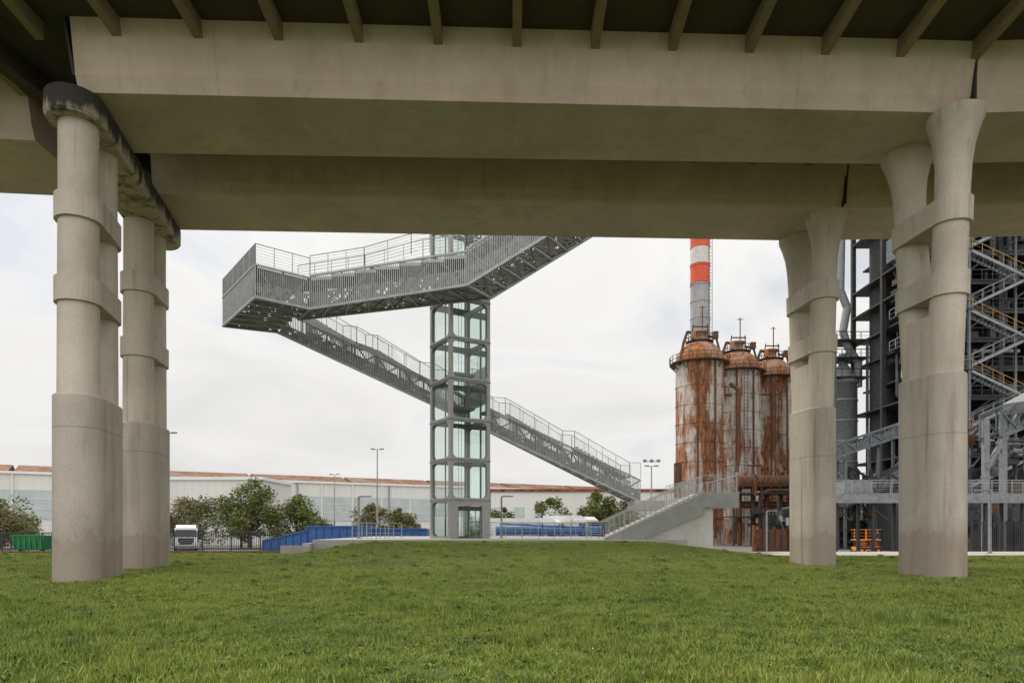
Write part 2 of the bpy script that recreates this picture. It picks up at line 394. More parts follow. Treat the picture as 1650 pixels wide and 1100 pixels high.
for sx in(-.75,.75): b.beam((cen.x+u.x*sx,cen.y+u.y*sx,10.1),(cen.x+u.x*sx,cen.y+u.y*sx,12.5),.08,.08,'galv')
b.box((cen.x,cen.y,levels[-1]+.1),(3.4,3.4,.25),'frame',th)
b.obj('elevator_tower')
# ---------------------------------------------------------------- steel staircase
st=MB()
def band(p0,p1,h,b=st,sp=.13,cut=.055,flip=1):
    p0=Vector(p0);p1=Vector(p1);L=(p1-p0).length;k=int(L/sp); up=Vector((0,0,h))
    b.beam(p0,p1,.14,.16,'galv'); b.beam(p0+up,p1+up,.12,.12,'galv')
    d=(p1-p0).normalized()
    for i in range(k+1):
        p=p0+d*(i*sp); b.beam(p,p+up,.025,cut,'galv') if abs(d.y)>abs(d.x) else b.beam(p,p+up,cut,.025,'galv')
    nb=max(1,round(L/1.9)); inw=Vector((d.y,-d.x,0))*-.12*flip
    for i in range(nb):
        a=p0.lerp(p1,i/nb);c=p0.lerp(p1,(i+1)/nb)
        b.beam(a+inw,a+inw+up,.1,.1,'galvd')
        if i%2: b.beam(a+inw,c+up+inw,.1,.1,'galvd')
        else: b.beam(a+inw+up,c+inw,.1,.1,'galvd')
    b.add([p0+inw,p1+inw,p1+inw+up*.5,p0+inw+up*.5],[(0,1,2,3)],'perf')
def under(n0,n1,f0,f1,b=st,z=0):
    n0,n1,f0,f1=map(Vector,(n0,n1,f0,f1)); L=(n1-n0).length;k=max(1,round(L/1.25))
    for i in range(k+1):
        a=n0.lerp(n1,i/k);c=f0.lerp(f1,i/k); b.beam(a,c,.1,.12,'galv')
        if i<k:
            a2=n0.lerp(n1,(i+1)/k);c2=f0.lerp(f1,(i+1)/k)
            b.beam(a,c2,.06,.06,'galvd'); b.beam(c,a2,.06,.06,'galvd')
    o=Vector((0,0,.12)); b.add([n0+o,n1+o,f1+o,f0+o],[(0,1,2,3)],'perf')
def steps(n0,n1,f0,f1,h,b=st):
    n0,n1,f0,f1=map(Vector,(n0,n1,f0,f1)); rise=abs(n1.z-n0.z); k=max(2,round(rise/.17))
    for i in range(k):
        a=n0.lerp(n1,i/k);c=n0.lerp(n1,(i+1)/k);e=f0.lerp(f1,i/k);g=f0.lerp(f1,(i+1)/k); z=max(a.z,c.z)+h
        b.hexa([(a.x,a.y,z-.2),(c.x,c.y,z-.2),(g.x,g.y,z-.2),(e.x,e.y,z-.2),(a.x,a.y,z),(c.x,c.y,z),(g.x,g.y,z),(e.x,e.y,z)],'galv')
def up3(p,h): return (p[0],p[1],p[2]+h)
A=(-20.5,48.4,15.9);B=(-15.9,42.3,15.9);C=(-13.2,44.6,15.9);Dd=(-17.2,49.9,15.9)
H=2.0
for p,q in((A,B),(B,C),(Dd,A)): band(p,q,H)
st.add([A,B,up3(B,H*.92),up3(A,H*.92)],[(0,1,2,3)],'galv')
under(A,B,Dd,C)
st.add([up3(p,1.75) for p in(A,B,C,Dd)]+[up3(p,1.85) for p in(A,B,C,Dd)],[(3,2,1,0),(4,5,6,7)],'galvd')
st.rail([up3(Dd,H),up3(A,H),up3(B,H),up3(C,H)],1.3,wires=6)
for i in range(60): 
    p=Vector(A).lerp(Vector(B),i/59)+Vector((0,0,H)); st.beam(p,p+Vector((0,0,1.3)),.02,.05,'galvd')
N0=(-17.2,49.9,15.9);N1=(10.6,56.2,3.75);F0=(-15.7,52.2,15.9);F1=(10.2,58.7,3.75)
def lerp(a,b,t): return tuple(a[i]+(b[i]-a[i])*t for i in range(3))
def profile(N0,N1,nseg,flat):
    pts=[];
    for i in range(nseg):
        t0=i/nseg;t1=(i+1)/nseg; tf=t1-flat
        p=lerp(N0,N1,t0);z1=N0[2]+(N1[2]-N0[2])*t1
        q=lerp(N0,N1,tf); pts+= [p,(q[0],q[1],z1)]
    pts.append(N1); return pts
pn=profile(N0,N1,5,.035);pf=profile(F0,F1,5,.035)
band(N0,N1,1.75);band(F0,F1,1.75);under(N0,N1,F0,F1)
for i in range(len(pn)-1):
    if abs(pn[i][2]-pn[i+1][2])>.1: steps(pn[i],pn[i+1],pf[i],pf[i+1],1.95)
st.rail([up3(p,1.9) for p in pn],1.3,wires=6);st.rail([up3(p,1.9) for p in pf],1.3,wires=6)
E=(-2.9,43.75,17.15);Ef=(-1.4,46.2,17.15);Cf=(-14.7,46.9,15.9)
C2=(-13.2,44.6,15.9)
band(C2,E,2.15);band(Cf,Ef,2.15);under(C2,E,Cf,Ef)
c1=lerp(C2,E,.35);c2=lerp(C2,E,.65);c1f=lerp(Cf,Ef,.35);c2f=lerp(Cf,Ef,.65)
steps(C2,E,Cf,Ef,1.9)
st.rail([up3(C2,2.1),up3(c1,2.1),up3(c2,2.5),up3(E,2.5)],1.35,wires=6);st.rail([up3(Cf,2.1),up3(c1f,2.3),up3(c2f,2.9),up3(Ef,2.9)],1.6,wires=6)
k=.615
G=(9.5,43.75,17.15+12.4*k);Gf=(11.0,46.2,17.15+12.4*k)
band(E,G,2.3);band(Ef,Gf,2.3);under(E,G,Ef,Gf);steps(E,G,Ef,Gf,2.2)
st.rail([up3(E,2.3),up3(G,2.3)],1.2,wires=5); band(E,Ef,2.0)
st.obj('steel_staircase')
# ---------------------------------------------------------------- concrete staircase
b=MB()
x0,x1,x2=6.0,12.4,14.6; yf,yb=44.0,47.2; zt=3.85; z0=.8
n=18
for i in range(n):
    xa=x0+(x1-x0)*i/n; xb=x0+(x1-x0)*(i+1)/n; z=z0+(zt-z0)*(i+1)/n
    b.box(((xa+xb)/2,(yf+yb)/2+.0,z-.3),(xb-xa-.002,yb-yf-.5,.6),'newconc')
for yy in(yf+.12,yb-.12):
    b.hexa([(x0-.2,yy-.10,z0-.9),(x1,yy-.10,zt-1.35),(x1,yy+.12,zt-1.35),(x0-.2,yy+.12,z0-.9),(x0-.2,yy-.10,z0+.0),(x1,yy-.10,zt+.0),(x1,yy+.12,zt+.0),(x0-.2,yy+.12,z0+.0)],'paving')
for i in range(46):
    t=i/45; x=x0+(x1-x0)*t; zc=z0+(zt-z0)*t; b.beam((x,yf-.02,zc-.95 -.38*t),(x,yf-.02,zc+.12),.06,.04,'galv')
b.beam((x0,yf-.02,z0+.14),(x1,yf-.02,zt+.14),.07,.07,'galv')
b.box(((x1+x2)/2,(yf+58.5)/2,zt-.45),(x2-x1,58.5-yf,.9),'paving')
for i in range(16): b.box((x1+.12+i*.138,yf-.02,zt-.45),(.06,.05,1.1),'galv')
b.box((11.5,57.3,zt-.4),(3,3.2,.8),'paving')
b.add([(8.0,44.5,-.4),(13.1,44.5,-.4),(13.1,44.5,2.85),(12.3,44.5,2.85),(8.0,44.5,.95),(8.0,46.8,-.4),(13.1,46.8,-.4),(13.1,46.8,2.85),(12.3,46.8,2.85),(8.0,46.8,.95)],
 [(0,1,2,3,4),(9,8,7,6,5),(1,6,7,2),(0,5,6,1),(2,7,8,3),(3,8,9,4),(4,9,5,0)],'newconc')
b.box((12.6,52,1.2),(.8,9,4.0),'newconc')
b.rail([(x0-.9,yf+.12,z0+.1),(x0,yf+.12,z0+.1),(x1,yf+.12,zt+.05),(x2-.05,yf+.12,zt+.05)],1.1,wires=7,sp=.7)
for yy in(45.3,yb-.12): b.rail([(x0-.9,yy,z0+.1),(x0,yy,z0+.1),(x1,yy,zt+.05)],1.1,wires=7,sp=.8)
b.rail([(x2-.1,yf+.1,zt),(x2-.1,58.4,zt)],1.1,wires=6)
b.rail([(x1+.1,yb,zt),(x1+.1,55.4,zt)],1.1,wires=6)
b.obj('concrete_staircase')
b=MB(); b.rail([(-1.5,45.5,.85),(5.0,45.5,.85)],1.1,wires=5,sp=1.0,r=.035); b.rail([(-1.0,58,.85),(8,58,.85)],1.1,wires=4)
b.obj('handrail')
b=MB(); b.rail([(-11,47,.85),(-9.4,52,.85)],1.1,wires=2,r=.04); b.rail([(-10,47,.85),(-8.4,52,.85)],1.1,wires=2,r=.04); b.obj('handrail')
# ---------------------------------------------------------------- chimney
b=MB(); cx,cy=33.9,123
bands=[(0,45.4,'chmetal'),(45.4,48.8,'red'),(48.8,51.8,'chwhite'),(51.8,55.2,'red'),(55.2,58.5,'chwhite'),(58.5,62,'red')]
for z0_,z1_,m in bands:
    b.lathe((cx,cy),[(1.74,z0_),(1.72,z1_)],m,28)
    z=z0_+.05
    while z<z1_-.2: b.lathe((cx,cy),[(1.74,z),(1.80,z),(1.80,z+.12),(1.74,z+.12)],m,28); z+=3
for o in(-.3,.3): b.beam((cx+1.5+o,cy-1.3,5),(cx+1.5+o,cy-1.3,60),.08,.08,'galvd')
for i in range(90): b.beam((cx+1.2,cy-1.3,5+i*.6),(cx+1.8,cy-1.3,5+i*.6),.06,.06,'galvd')
b.obj('chimney_stack')
# ---------------------------------------------------------------- stoves
def stove(cx,cy,zt,mat,r=3.75):
    b=MB()
    b.lathe((cx,cy),[(r*1.02,-1.5),(r*1.02,2),(r,2.1),(r,zt)],mat,40)
    for z in range(3,int(zt),3): b.lathe((cx,cy),[(r,z),(r+.06,z+.02),(r+.06,z+.14),(r,z+.16)],mat,40)
    dh=r*.92
    prof=[(r,zt)]+[(r*math.cos(math.radians(a)),zt+dh*math.sin(math.radians(a))) for a in range(8,76,8)]
    zc=zt+dh*.98
    b.lathe((cx,cy),prof+[(1.0,zc),(1.0,zc+1.3),(1.35,zc+1.3),(1.35,zc+1.6),(.02,zc+1.7)],'rustd',40)
    for zz,rr,ri in((zt-.4,r+.95,r*.98),(zc-.25,2.2,.8)):
        b.lathe((cx,cy),[(ri,zz),(rr,zz),(rr,zz+.14),(ri,zz+.14)],'rustk',40)
        n=26 if rr>3 else 14
        P=[(cx+rr*math.cos(2*math.pi*i/n),cy+rr*math.sin(2*math.pi*i/n),zz+.12) for i in range(n+1)]
        for a,c in zip(P,P[1:]):
            b.beam(a,up3(a,1.1),.08,.08,'rustk')
            for h in(.55,1.1): b.beam(up3(a,h),up3(c,h),.07,.07,'rustk')
        if rr>3:
            for i in range(0,n,2):
                a=P[i]; q=(cx+(r-.02)*math.cos(2*math.pi*i/n),cy+(r-.02)*math.sin(2*math.pi*i/n),zz-1.0); b.beam(q,(a[0],a[1],zz),.1,.1,'rustk')
    for a in range(0,360,45):
        a=math.radians(a+12); b.beam((cx+r*.99*math.cos(a),cy+r*.99*math.sin(a),zt+.3),(cx+1.4*math.cos(a),cy+1.4*math.sin(a),zc),.12,.14,'rustk')
    b.tube([(cx-1.0,cy-1,zc+1),(cx-2.3,cy-1.4,zc+1.2),(cx-2.9,cy-1.4,zc-.5),(cx-3.6,cy-1.5,zt-.8)],.22,'rustk',8)
    b.tube([(cx+1.0,cy-1,zc+.6),(cx+2.2,cy-1.6,zc+.2),(cx+2.9,cy-2.0,zt+.5)],.18,'rustk',8)
    b.box((cx+1.9,cy-2.2,zc+.4),(.8,.8,1.1),'rustk'); b.box((cx-1.5,cy-2,zc+.5),(.6,.6,1.2),'rustd')
    zc+=1.6
    for dx in(-1.6,1.2): b.beam((cx+dx,cy-1,zc-1.8),(cx+dx*.8,cy-1,zc+.9),.14,.14,'rustk')
    b.beam((cx-1.4,cy-1,zc+.5),(cx+1.2,cy-1,zc+.5),.15,.2,'rustk')
    b.beam((cx+.5,cy,zc),(cx+.5,cy,zc+4.2),.14,.14,'rustk'); b.beam((cx,cy,zc+3.9),(cx+1,cy,zc+3.9),.1,.1,'rustk')
    for ang in(-1.9,-1.2):
        x=cx+(r+.3)*math.cos(ang);y=cy+(r+.3)*math.sin(ang); b.cyl((x,y,0),(x,y,zt),.16,'rustk',n=8)
    x=cx+(r+.4)*math.cos(-1.55);y=cy+(r+.4)*math.sin(-1.55)
    for o in(-.3,.3): b.beam((x+o,y,0),(x+o,y,zt+.3),.07,.07,'rustk')
    for i in range(int(zt/.6)): b.beam((x-.3,y,i*.6+.5),(x+.3,y,i*.6+.5),.05,.05,'rustk')
    return b.obj('rusty_stove_tower')
stove(30.2,110,28.2,'rust1');stove(38.6,117,28.4,'rust2');stove(46.6,123,28.6,'rust3')
b=MB()
b.cyl((33,100,8.3),(43,100,8.3),1.0,'rustk');b.cyl((42.8,99.98,8.3),(43.1,99.98,8.3),1.35,'rustk')
b.cyl((34,101,5),(41,101,5),.5,'rustk')
for x in(33.5,35.5,37.5,39.5,41.5): b.cyl((x,100.5,-1),(x,100.5,8),.35,'rustk',n=10); b.lathe((x,100.5),[(.35,3),(.65,3),(.65,3.3),(.35,3.3)],'rustk',12)
b.tube([(36,99,0),(36,99,6),(37,99,7),(42,99,7)],.3,'rustk')
b.tube([(33.8,106,24),(35.2,106,23),(35.2,106,12),(34,104,9)],.3,'rustk'); b.tube([(43.0,112,26),(43.0,112,14),(42,106,10)],.35,'rustk')
b.beam((33.5,113,23.5),(46,117,24.5),.5,.2,'rustk'); b.rail([(33.5,112.6,23.7),(46,116.6,24.7)],1.1,m='rustk',wires=1,r=.06)
for z in(3.2,6.6): b.box((38,101,z),(12,5,.2),'dark'); b.rail([(32,98.5,z),(44,98.5,z)],1.1,m='rustk',wires=1,r=.06)
for x in(32,36,40,44): b.beam((x,98.5,-1),(x,98.5,7),.3,.3,'dark')
b.cyl((25.5,105,0),(25.5,105,11.5),.6,'rustk');
for i in range(40):
    x=R.uniform(32,46);z=R.uniform(0,11);y=R.uniform(98,104)
    if R.random()<.6: b.cyl((x,y,z),(x+R.choice([0,2]),y,z+R.choice([.01,3])),R.uniform(.12,.35),'rustk',n=8)
    else: b.box((x,y,z),(R.uniform(.5,1.6),1,R.uniform(.4,1.5)),R.choice(['dark','rustk','rustd']))
b.obj('rusty_pipework')
# ---------------------------------------------------------------- dust silo + duct + conveyors
b=MB()
b.lathe((48.5,100),[(1.9,6),(1.9,22.5),(2.2,22.5),(2.2,23),(.6,25.5),(.6,27)],'midgrey',28)
b.lathe((48.5,100),[(.5,2),(1.9,7)],'midgrey',28)
for z in range(8,23,3): b.lathe((48.5,100),[(1.9,z),(2.0,z),(2.0,z+.2),(1.9,z+.2)],'midgrey',28)
b.tube([(47.8,99,46),(47.6,99,36),(48.6,99,33.5),(48.0,99,30),(48.8,99,27.5),(50.2,99,25.6),(50.2,99,22)],.55,'midgrey')
for z in(23.2,26,28.5):
    b.box((48.5,99.5,z),(5.4,4,.15),'dark'); b.rail([(45.8,97.5,z),(51.2,97.5,z)],1.1,m='dark',wires=1,r=.06)
for dx in(-2.3,2.3): b.beam((48.5+dx,97.6,-1),(48.5+dx,97.6,28),.3,.3,'bluegrey')
b.obj('dust_silo')
b=MB()
def truss(p0,p1,w,h,m,mat2=None):
    p0=Vector(p0);p1=Vector(p1);L=(p1-p0).length;k=max(2,round(L/h));up=Vector((0,0,h));d=(p1-p0).normalized();sd=d.cross(Vector((0,0,1))).normalized()*w
    for o in(Vector((0,0,0)),sd):
        b.beam(p0+o,p1+o,.25,.25,m);b.beam(p0+up+o,p1+up+o,.25,.25,m)
        for i in range(k):
            a=p0.lerp(p1,i/k)+o;c=p0.lerp(p1,(i+1)/k)+o
            b.beam(a,a+up,.15,.15,m); b.beam(a,c+up,.15,.15,m) if i%2 else b.beam(a+up,c,.15,.15,m)
    if mat2: b.beam((p0+p0+sd)/2+up*.35,(p1+p1+sd)/2+up*.35,w*.9,h*.55,mat2)
truss((38,86,9.5),(50,84,13.6),2,1.6,'bluegrey','bluegrey')
truss((40,84,4),(52,84,10),2,1.5,'dark','bluegrey')
truss((52.4,95,24.3),(60,90,24.7),1.5,1.2,'bluegrey','midgrey')
truss((43.5,88,8),(50,84,3.5),1.6,1.3,'dark')
for x,zt in((41,10),(45,11.5),(48,12.5),(50,13)): 
    for yy in(84,86): b.beam((x,yy,-1),(x,yy,zt),.3,.3,'bluegrey')
for i in range(170):
    x=R.uniform(36,52);z=R.uniform(-.5,9.5)*(.6+.4*(x-36)/16);y=R.uniform(85,94);m=R.choice(['dark','dark','bluegrey','rustk','dark','midgrey'])
    q=R.random()
    if q<.3: b.cyl((x,y,z),(x+R.uniform(1,4),y,z+R.uniform(-.5,.5)),R.uniform(.12,.4),m,n=8)
    elif q<.6: b.cyl((x,y,max(-1,z-3)),(x,y,z+1),R.uniform(.1,.35),m,n=8)
    elif q<.75: b.beam((x,y,z),(x+R.uniform(-2.5,2.5),y,z+2.5),.16,.16,m)
    else: b.box((x,y,z),(R.uniform(.6,2.2),1,R.uniform(.4,1.8)),m)
for x in(38,41,44,47,50): b.beam((x,90,-1),(x,90,9),.25,.25,'dark')
for z in(2.5,5,7.5): b.box((45,89,z),(13,4,.15),'dark'); b.rail([(38.5,87,z),(51,87,z)],1.1,m='bluegrey' if z!=5 else 'yellow',wires=1,r=.05)
b.box((44,96,1.2),(17,1,4.4),'dark')
b.obj('conveyor_gantry')
# ---------------------------------------------------------------- blast furnace
b=MB()
lv=[-1]+[3.6+3.55*i for i in range(13)]
for x in(50,54.5,60,66,72,78):
    for y in(84,92,100): b.beam((x,y,-1),(x,y,47),.55,.55,'dark' if y>84 or x>52 else 'bluegrey')
for z in lv[1:]:
    ln=R.choice([28.5,27,25]); b.box((64,92,z),(ln,16.5,.22),'dark'); b.beam((50,84,z-.25),(78,84,z-.25),.3,.5,'dark')
    xs=R.choice([50,52,55]); b.rail([(xs,83.6,z+.1),(78,83.6,z+.1)],1.1,m=R.choice(['bluegrey','dark','yellow','bluegrey']),wires=1,r=.04)
for i in range(1,12):
    for x in(50,54.5,60,66):
        if R.random()<.6: b.beam((x,84,lv[i]),(x+5,84,lv[i+1]),.2,.2,'dark')
b.lathe((66,95),[(7,-1),(7,14),(5.5,24),(5.2,34),(3.5,42),(3,50)],'dark',28)
b.lathe((53,97),[(2,0),(2,46)],'dark',20); b.lathe((57.5,90),[(1.3,30),(1.3,47)],'midgrey',20); b.lathe((52.2,88),[(.9,8),(.9,30)],'bluegrey',16)
for i in range(430):
    x=R.uniform(50,76) if i<330 else R.uniform(50,56);z=R.uniform(0,45);y=R.uniform(84.5,91);q=R.random(); m=R.choice(['dark','dark','dark','bluegrey','bluegrey','rustk','midgrey'])
    if q<.35: b.cyl((x,y,z),(x,y,z+R.uniform(2,7)),R.uniform(.1,.4),m,n=8)
    elif q<.55: b.cyl((x,y,z),(x+R.uniform(1.5,6),y,z),R.uniform(.1,.35),m,n=8)
    elif q<.7: b.beam((x,y,z),(x+R.uniform(-3,3),y,z+3.2),.16,.16,m)
    else: b.box((x,y,z),(R.uniform(.5,2.6),R.uniform(.5,2),R.uniform(.4,2.2)),m)
for i in range(10):
    z0_=6.5+3.55*i; xa,xb=(54.2,60.5)
    if i%2: xa,xb=xb,xa
    for yy in(80.6,82.0): b.beam((xa,yy,z0_),(xb,yy,z0_+3.0),.12,.3,'midgrey')
    for k2 in range(14):
        t=(k2+.5)/14; b.box((xa+(xb-xa)*t,81.3,z0_+3.0*t+.1),(.35,1.4,.06),'midgrey')
    b.rail([(xa,80.5,z0_+.2),(xb,80.5,z0_+3.2)],1.1,m='yellow' if i%2 else 'midgrey',wires=1,r=.04,sp=1.5)
    b.rail([(xa,82.1,z0_+.2),(xb,82.1,z0_+3.2)],1.1,m='midgrey',wires=1,r=.035,sp=1.5)
    b.box((xb+(.9 if xb>xa else -.9),81.6,z0_+3.1),(2,2.6,.15),'dark'); q=xb+(1.9 if xb>xa else -1.9)
    b.rail([(xb,80.4,z0_+3.2),(q,80.4,z0_+3.2),(q,82.8,z0_+3.2)],1.1,m='yellow' if i%3 else 'midgrey',wires=1,r=.04)
for x in(53.9,60.9): 
    for yy in(80.5,82.6): b.beam((x,yy,-1),(x,yy,46),.25,.25,'bluegrey')
b.box((48.0,83,35.8),(2.8,4,2.8),'bluegrey'); b.box((48.0,80.98,36.1),(2.2,.06,1.2),'screen'); b.rail([(46,80.6,34.4),(50,80.6,34.4)],1.1,m='bluegrey',wires=1)
for z in(23.6,27.5): b.box((48.6,83,z),(3.2,4,.2),'dark'); b.rail([(47,81,z),(50,81,z)],1.1,m='midgrey',wires=1,r=.05); b.rail([(47,81,z),(47,85,z)],1.1,m='midgrey',wires=1,r=.05)
b.tube([(49.2,82,40),(49.2,82,30),(48.2,82,27),(48.2,82,21)],.4,'bluegrey')
b.beam((46.5,83,34.3),(50,83,31),.2,.2,'bluegrey')
b.obj('blast_furnace')
b=MB()
b.beam((44.5,60.5,12.2),(56,66,17.2),1.8,1.0,'midgrey')
truss((42.5,62,9.6),(56,66,14.5),2,2.2,'bluegrey')
for x,zt in((43,11.5),(44.6,12)): b.beam((x,62,-1),(x,62,zt),.5,.4,'midgrey')
b.beam((43,61.9,7),(46,61.9,12),.35,.35,'midgrey')
for i in range(5): b.cyl((45.6+.0*i,59,5.8+i*.75),(46.3,59,5.8+i*.75),.42,'midgrey',n=12)
for i in range(60):
    x=R.uniform(40.5,49);z=R.uniform(4.8,10.5); y=64+R.uniform(0,3)
    if R.random()<.5: b.box((x,y,z),(R.uniform(.4,1.6),1,R.uniform(.3,1.3)),R.choice(['dark','dark','dark','bluegrey','rustk']))
    else: b.cyl((x,y,z),(x+R.choice([0,1.8]),y,z+R.choice([.02,2.2])),R.uniform(.08,.25),R.choice(['dark','bluegrey','midgrey']),n=8)
b.obj('ore_gantry')
# ---------------------------------------------------------------- elevated walkway
b=MB()
b.box((38,56,3.95),(26,3.4,.55),'bluegrey'); b.box((38,54.26,3.95),(26.2,.08,.75),'midgrey')
b.rail([(25.5,54.4,4.25),(51,54.4,4.25)],1.15,m='galv',sp=1.6,wires=7); b.rail([(25.5,57.5,4.25),(51,57.5,4.25)],1.15,m='galv',sp=1.6,wires=3)
for x in range(26,52,3):
    for yy in(54.8,57.2): b.beam((x,yy,-1.3),(x,yy,3.7),.22,.22,'dark')
    b.beam((x,54.8,3.2),(x+1.2,54.8,2.2),.1,.1,'dark')
b.box((28,56,4.9),(2.2,1.5,1.0),'midgrey')
b.obj('elevated_walkway')
def fence(name,p,q,z,h,m='dark',sp=.16):
    b=MB();p=Vector((*p,z));q=Vector((*q,z));L=(q-p).length;k=int(L/sp);up=Vector((0,0,h))
    for i in range(k+1): a=p.lerp(q,i/k); a.z=gh(a.x,a.y); b.beam(a,Vector((a.x,a.y,z+h)),.035,.035,m)
    for t in(.12,.95): b.beam(p+up*t,q+up*t,.05,.05,m)
    for i in range(0,k+1,16): a=p.lerp(q,i/k); a.z=gh(a.x,a.y)-.1; b.beam(a,Vector((a.x,a.y,z+h+.1)),.09,.09,m)
    return b.obj(name)
fence('metal_fence',(-30.5,57),(-18.5,55),-.3,1.65)
fence('metal_fence',(-62,62),(-36,58),-.5,1.75)
fence('metal_fence',(34,50.5),(52,50.5),-.15,2.2)
b=MB(); b.box((60,80,2.2),(32,4,7),'dark')
for i in range(20): b.box((44.6+i*1.6,77.95,2.2),(.14,.1,6.9),'dark')
for i in range(6): b.box((46.5+i*4.5,77.9,.8),(2.4,.08,3),'black')
for i in range(30):
    x=R.uniform(45,58); b.box((x,R.uniform(75,77.5),R.uniform(-.6,3.5)),(R.uniform(.3,1.6),.8,R.uniform(.3,1.8)),R.choice(['dark','bluegrey','rustk','dark']))
b.obj('machinery_hall')
b=MB(); b.box((25.1,66,.3),(3.4,.15,2.4),'rustk'); 
for x in(23.4,26.9): b.box((x,65.9,.4),(.3,.4,2.9),'rustk')
for i in range(6): b.beam((23.6+i*.6,65.85,-.8),(23.6+i*.6,65.85,1.5),.06,.06,'dark')
b.obj('entrance_gate')
# ---------------------------------------------------------------- lamps
def lamp(x,y,h,kind,arm=-1):
    b=MB(); z=gh(x,y)
    if x>-12 and x<11 and 43<y<61: z=.84
    if kind=='short':
        b.beam((x,y,z),(x,y,h),.13,.13,'midgrey'); b.beam((x+.05,y,h),(x+arm*.9,y,h),.16,.1,'midgrey'); b.box((x,y,z+.03),(.3,.3,.06),'galvd')
    else:
        b.cyl((x,y,z),(x,y,h),.11,'galv',r1=.06,n=10); b.lathe((x,y),[(.2,z),(.2,z+.5),(.11,z+.6)],'galv',12)
        b.beam((x-.5,y,h),(x+.5,y,h),.06,.06,'galv')
        for sx in(-.5,.5): b.box((x+sx,y,h+.05),(.45,.26,.11),'galvd')
        if kind=='flood':
            b.beam((x-.7,y,h+.5),(x+.7,y,h+.5),.07,.07,'galv')
            for sx in(-.7,0,.7): b.box((x+sx,y-.1,h+.55),(.35,.2,.28),'galvd')
    return b.obj('street_lamp')
lamp(-14.8,75,10.2,'tall');lamp(-26,100,9.4,'tall');lamp(-30.2,60,9.9,'tall');lamp(14.3,70,7.9,'flood')
lamp(-11.0,49,3.85,'short',1);lamp(29.4,42,3.9,'short',-1);lamp(22.4,60,3.1,'short',1);lamp(-.8,52,4.0,'short',1)
# ---------------------------------------------------------------- warehouse
b=MB()
wd=Vector((130,75,0)).normalized(); p0=Vector((-125,130,0)); nrm=Vector((wd.y,-wd.x,0))
def wp(t,o,z): q=p0+wd*t+nrm*o; return (q.x,q.y,z)
L=190
def wbox(t0,t1,o0,o1,z0,z1,m): b.hexa([wp(t0,o0,z0),wp(t1,o0,z0),wp(t1,o1,z0),wp(t0,o1,z0),wp(t0,o0,z1),wp(t1,o0,z1),wp(t1,o1,z1),wp(t0,o1,z1)],m)
wbox(0,L,0,-60,-2,13.2,'wall')
wbox(0,L,.15,.0,3.4,9.6,'wall2')
wbox(0,L,.5,-1,12.9,13.4,'white')
for i in range(0,24): wbox(i*8,i*8+.4,.35,.0,-2,13,'wall')
for z in(5.5,7.6): wbox(0,L,.22,.14,z,z+.12,'wall')
for i in range(8):
    t=i*24; b.add([wp(t+.5,0.2,13.4),wp(t+23.5,.2,13.4),wp(t+23.5,-8,15.3),wp(t+.5,-8,15.3),wp(t+.5,-16,13.4),wp(t+23.5,-16,13.4)],[(0,1,2,3),(3,2,5,4),(0,3,4),(1,5,2)],'roof')
    if i%2==0: wbox(t+3,t+7,.3,.1,-2,3.5,'midgrey')
    wbox(t+10,t+10.3,.5,.2,-2,12.9,'midgrey')
    wbox(t+14,t+19,.3,.1,.2,2.6,'screen')
b.obj('warehouse')
b=MB(); b.box((-47,112,3.0),(17,14,12.0),'wall'); b.box((-47,112,9.2),(17.6,14.6,.5),'white'); b.box((-46,104.9,4),(6,.1,4),'wall2'); b.box((-51,104.9,1),(3.5,.1,4.5),'midgrey'); b.obj('industrial_shed')
b=MB(); b.box((24,210,5),(60,30,14),'wall'); b.box((24,210,12.3),(61,31,.8),'roof'); 
for i in range(10): b.box((-4+i*6,194.9,6),(3,.1,3),'wall2')
b.obj('industrial_hall')
# ---------------------------------------------------------------- trees
def tree(x,y,h,w,mat='leaf',n=5200,seed=0):
    r=random.Random(seed); b=MB(); z=gh(x,y)
    b.cyl((x,y,z-.2),(x+.1,y,z+h*.35),.2*h/6,'bark',r1=.11*h/6,n=9)
    cl=[]
    nb=max(11,int(w*3.4))
    for i in range(nb):
        a=r.uniform(0,6.28);q=math.sqrt(r.random())*w*.44; zz=z+h*r.uniform(.16,.86); k=1-max(0,((zz-z)/h-.45))*1.1
        c=Vector((x+q*k*1.15*math.cos(a),y+q*k*math.sin(a),zz)); cl.append((c,w*r.uniform(.09,.18)+.25))
        b.cyl((x+.05,y,z+h*.2),c,.07,'bark',r1=.02,n=5,caps=False)
    cl.append((Vector((x,y,z+h*.5)),w*.25)); cl.append((Vector((x+r.uniform(-.6,.6),y,z+h*.9)),w*.1))
    vs=[];fs=[]
    for i in range(n):
        c,q=r.choice(cl); d=Vector((r.gauss(0,1),r.gauss(0,1),r.gauss(0,1))).normalized()*q*(r.random()**.35)*r.uniform(.8,1.3)
        p=c+Vector((d.x,d.y,d.z*.85)); s1=r.uniform(.09,.22); a=Vector((r.gauss(0,1),r.gauss(0,1),r.gauss(0,.5))).normalized()*s1; e=a.cross(Vector((r.gauss(0,1),r.gauss(0,1),r.gauss(0,1)))).normalized()*s1*.6
        k=len(vs); vs+=[p-a,p+e,p+a,p-e]; fs.append((k,k+1,k+2,k+3))
    b.add(vs,fs,mat); return b.obj('tree')
tree(-42.5,90,6.8,8.4,'leaf2',6500,1);tree(-33.8,88,9.2,8.6,'leaf',8500,2);tree(-28.4,90,7.2,7.4,'leaf',6500,3);tree(-36.5,92,6.2,5.5,'leaf2',4000,4)
tree(-18.2,88,5.9,5.6,'leaf2',4800,5);tree(-14.8,90,5.4,4.8,'leaf2',4200,6);tree(-58,76,5.6,9,'leaf2',7500,7);tree(-66,88,6.5,8,'leaf',5000,12)
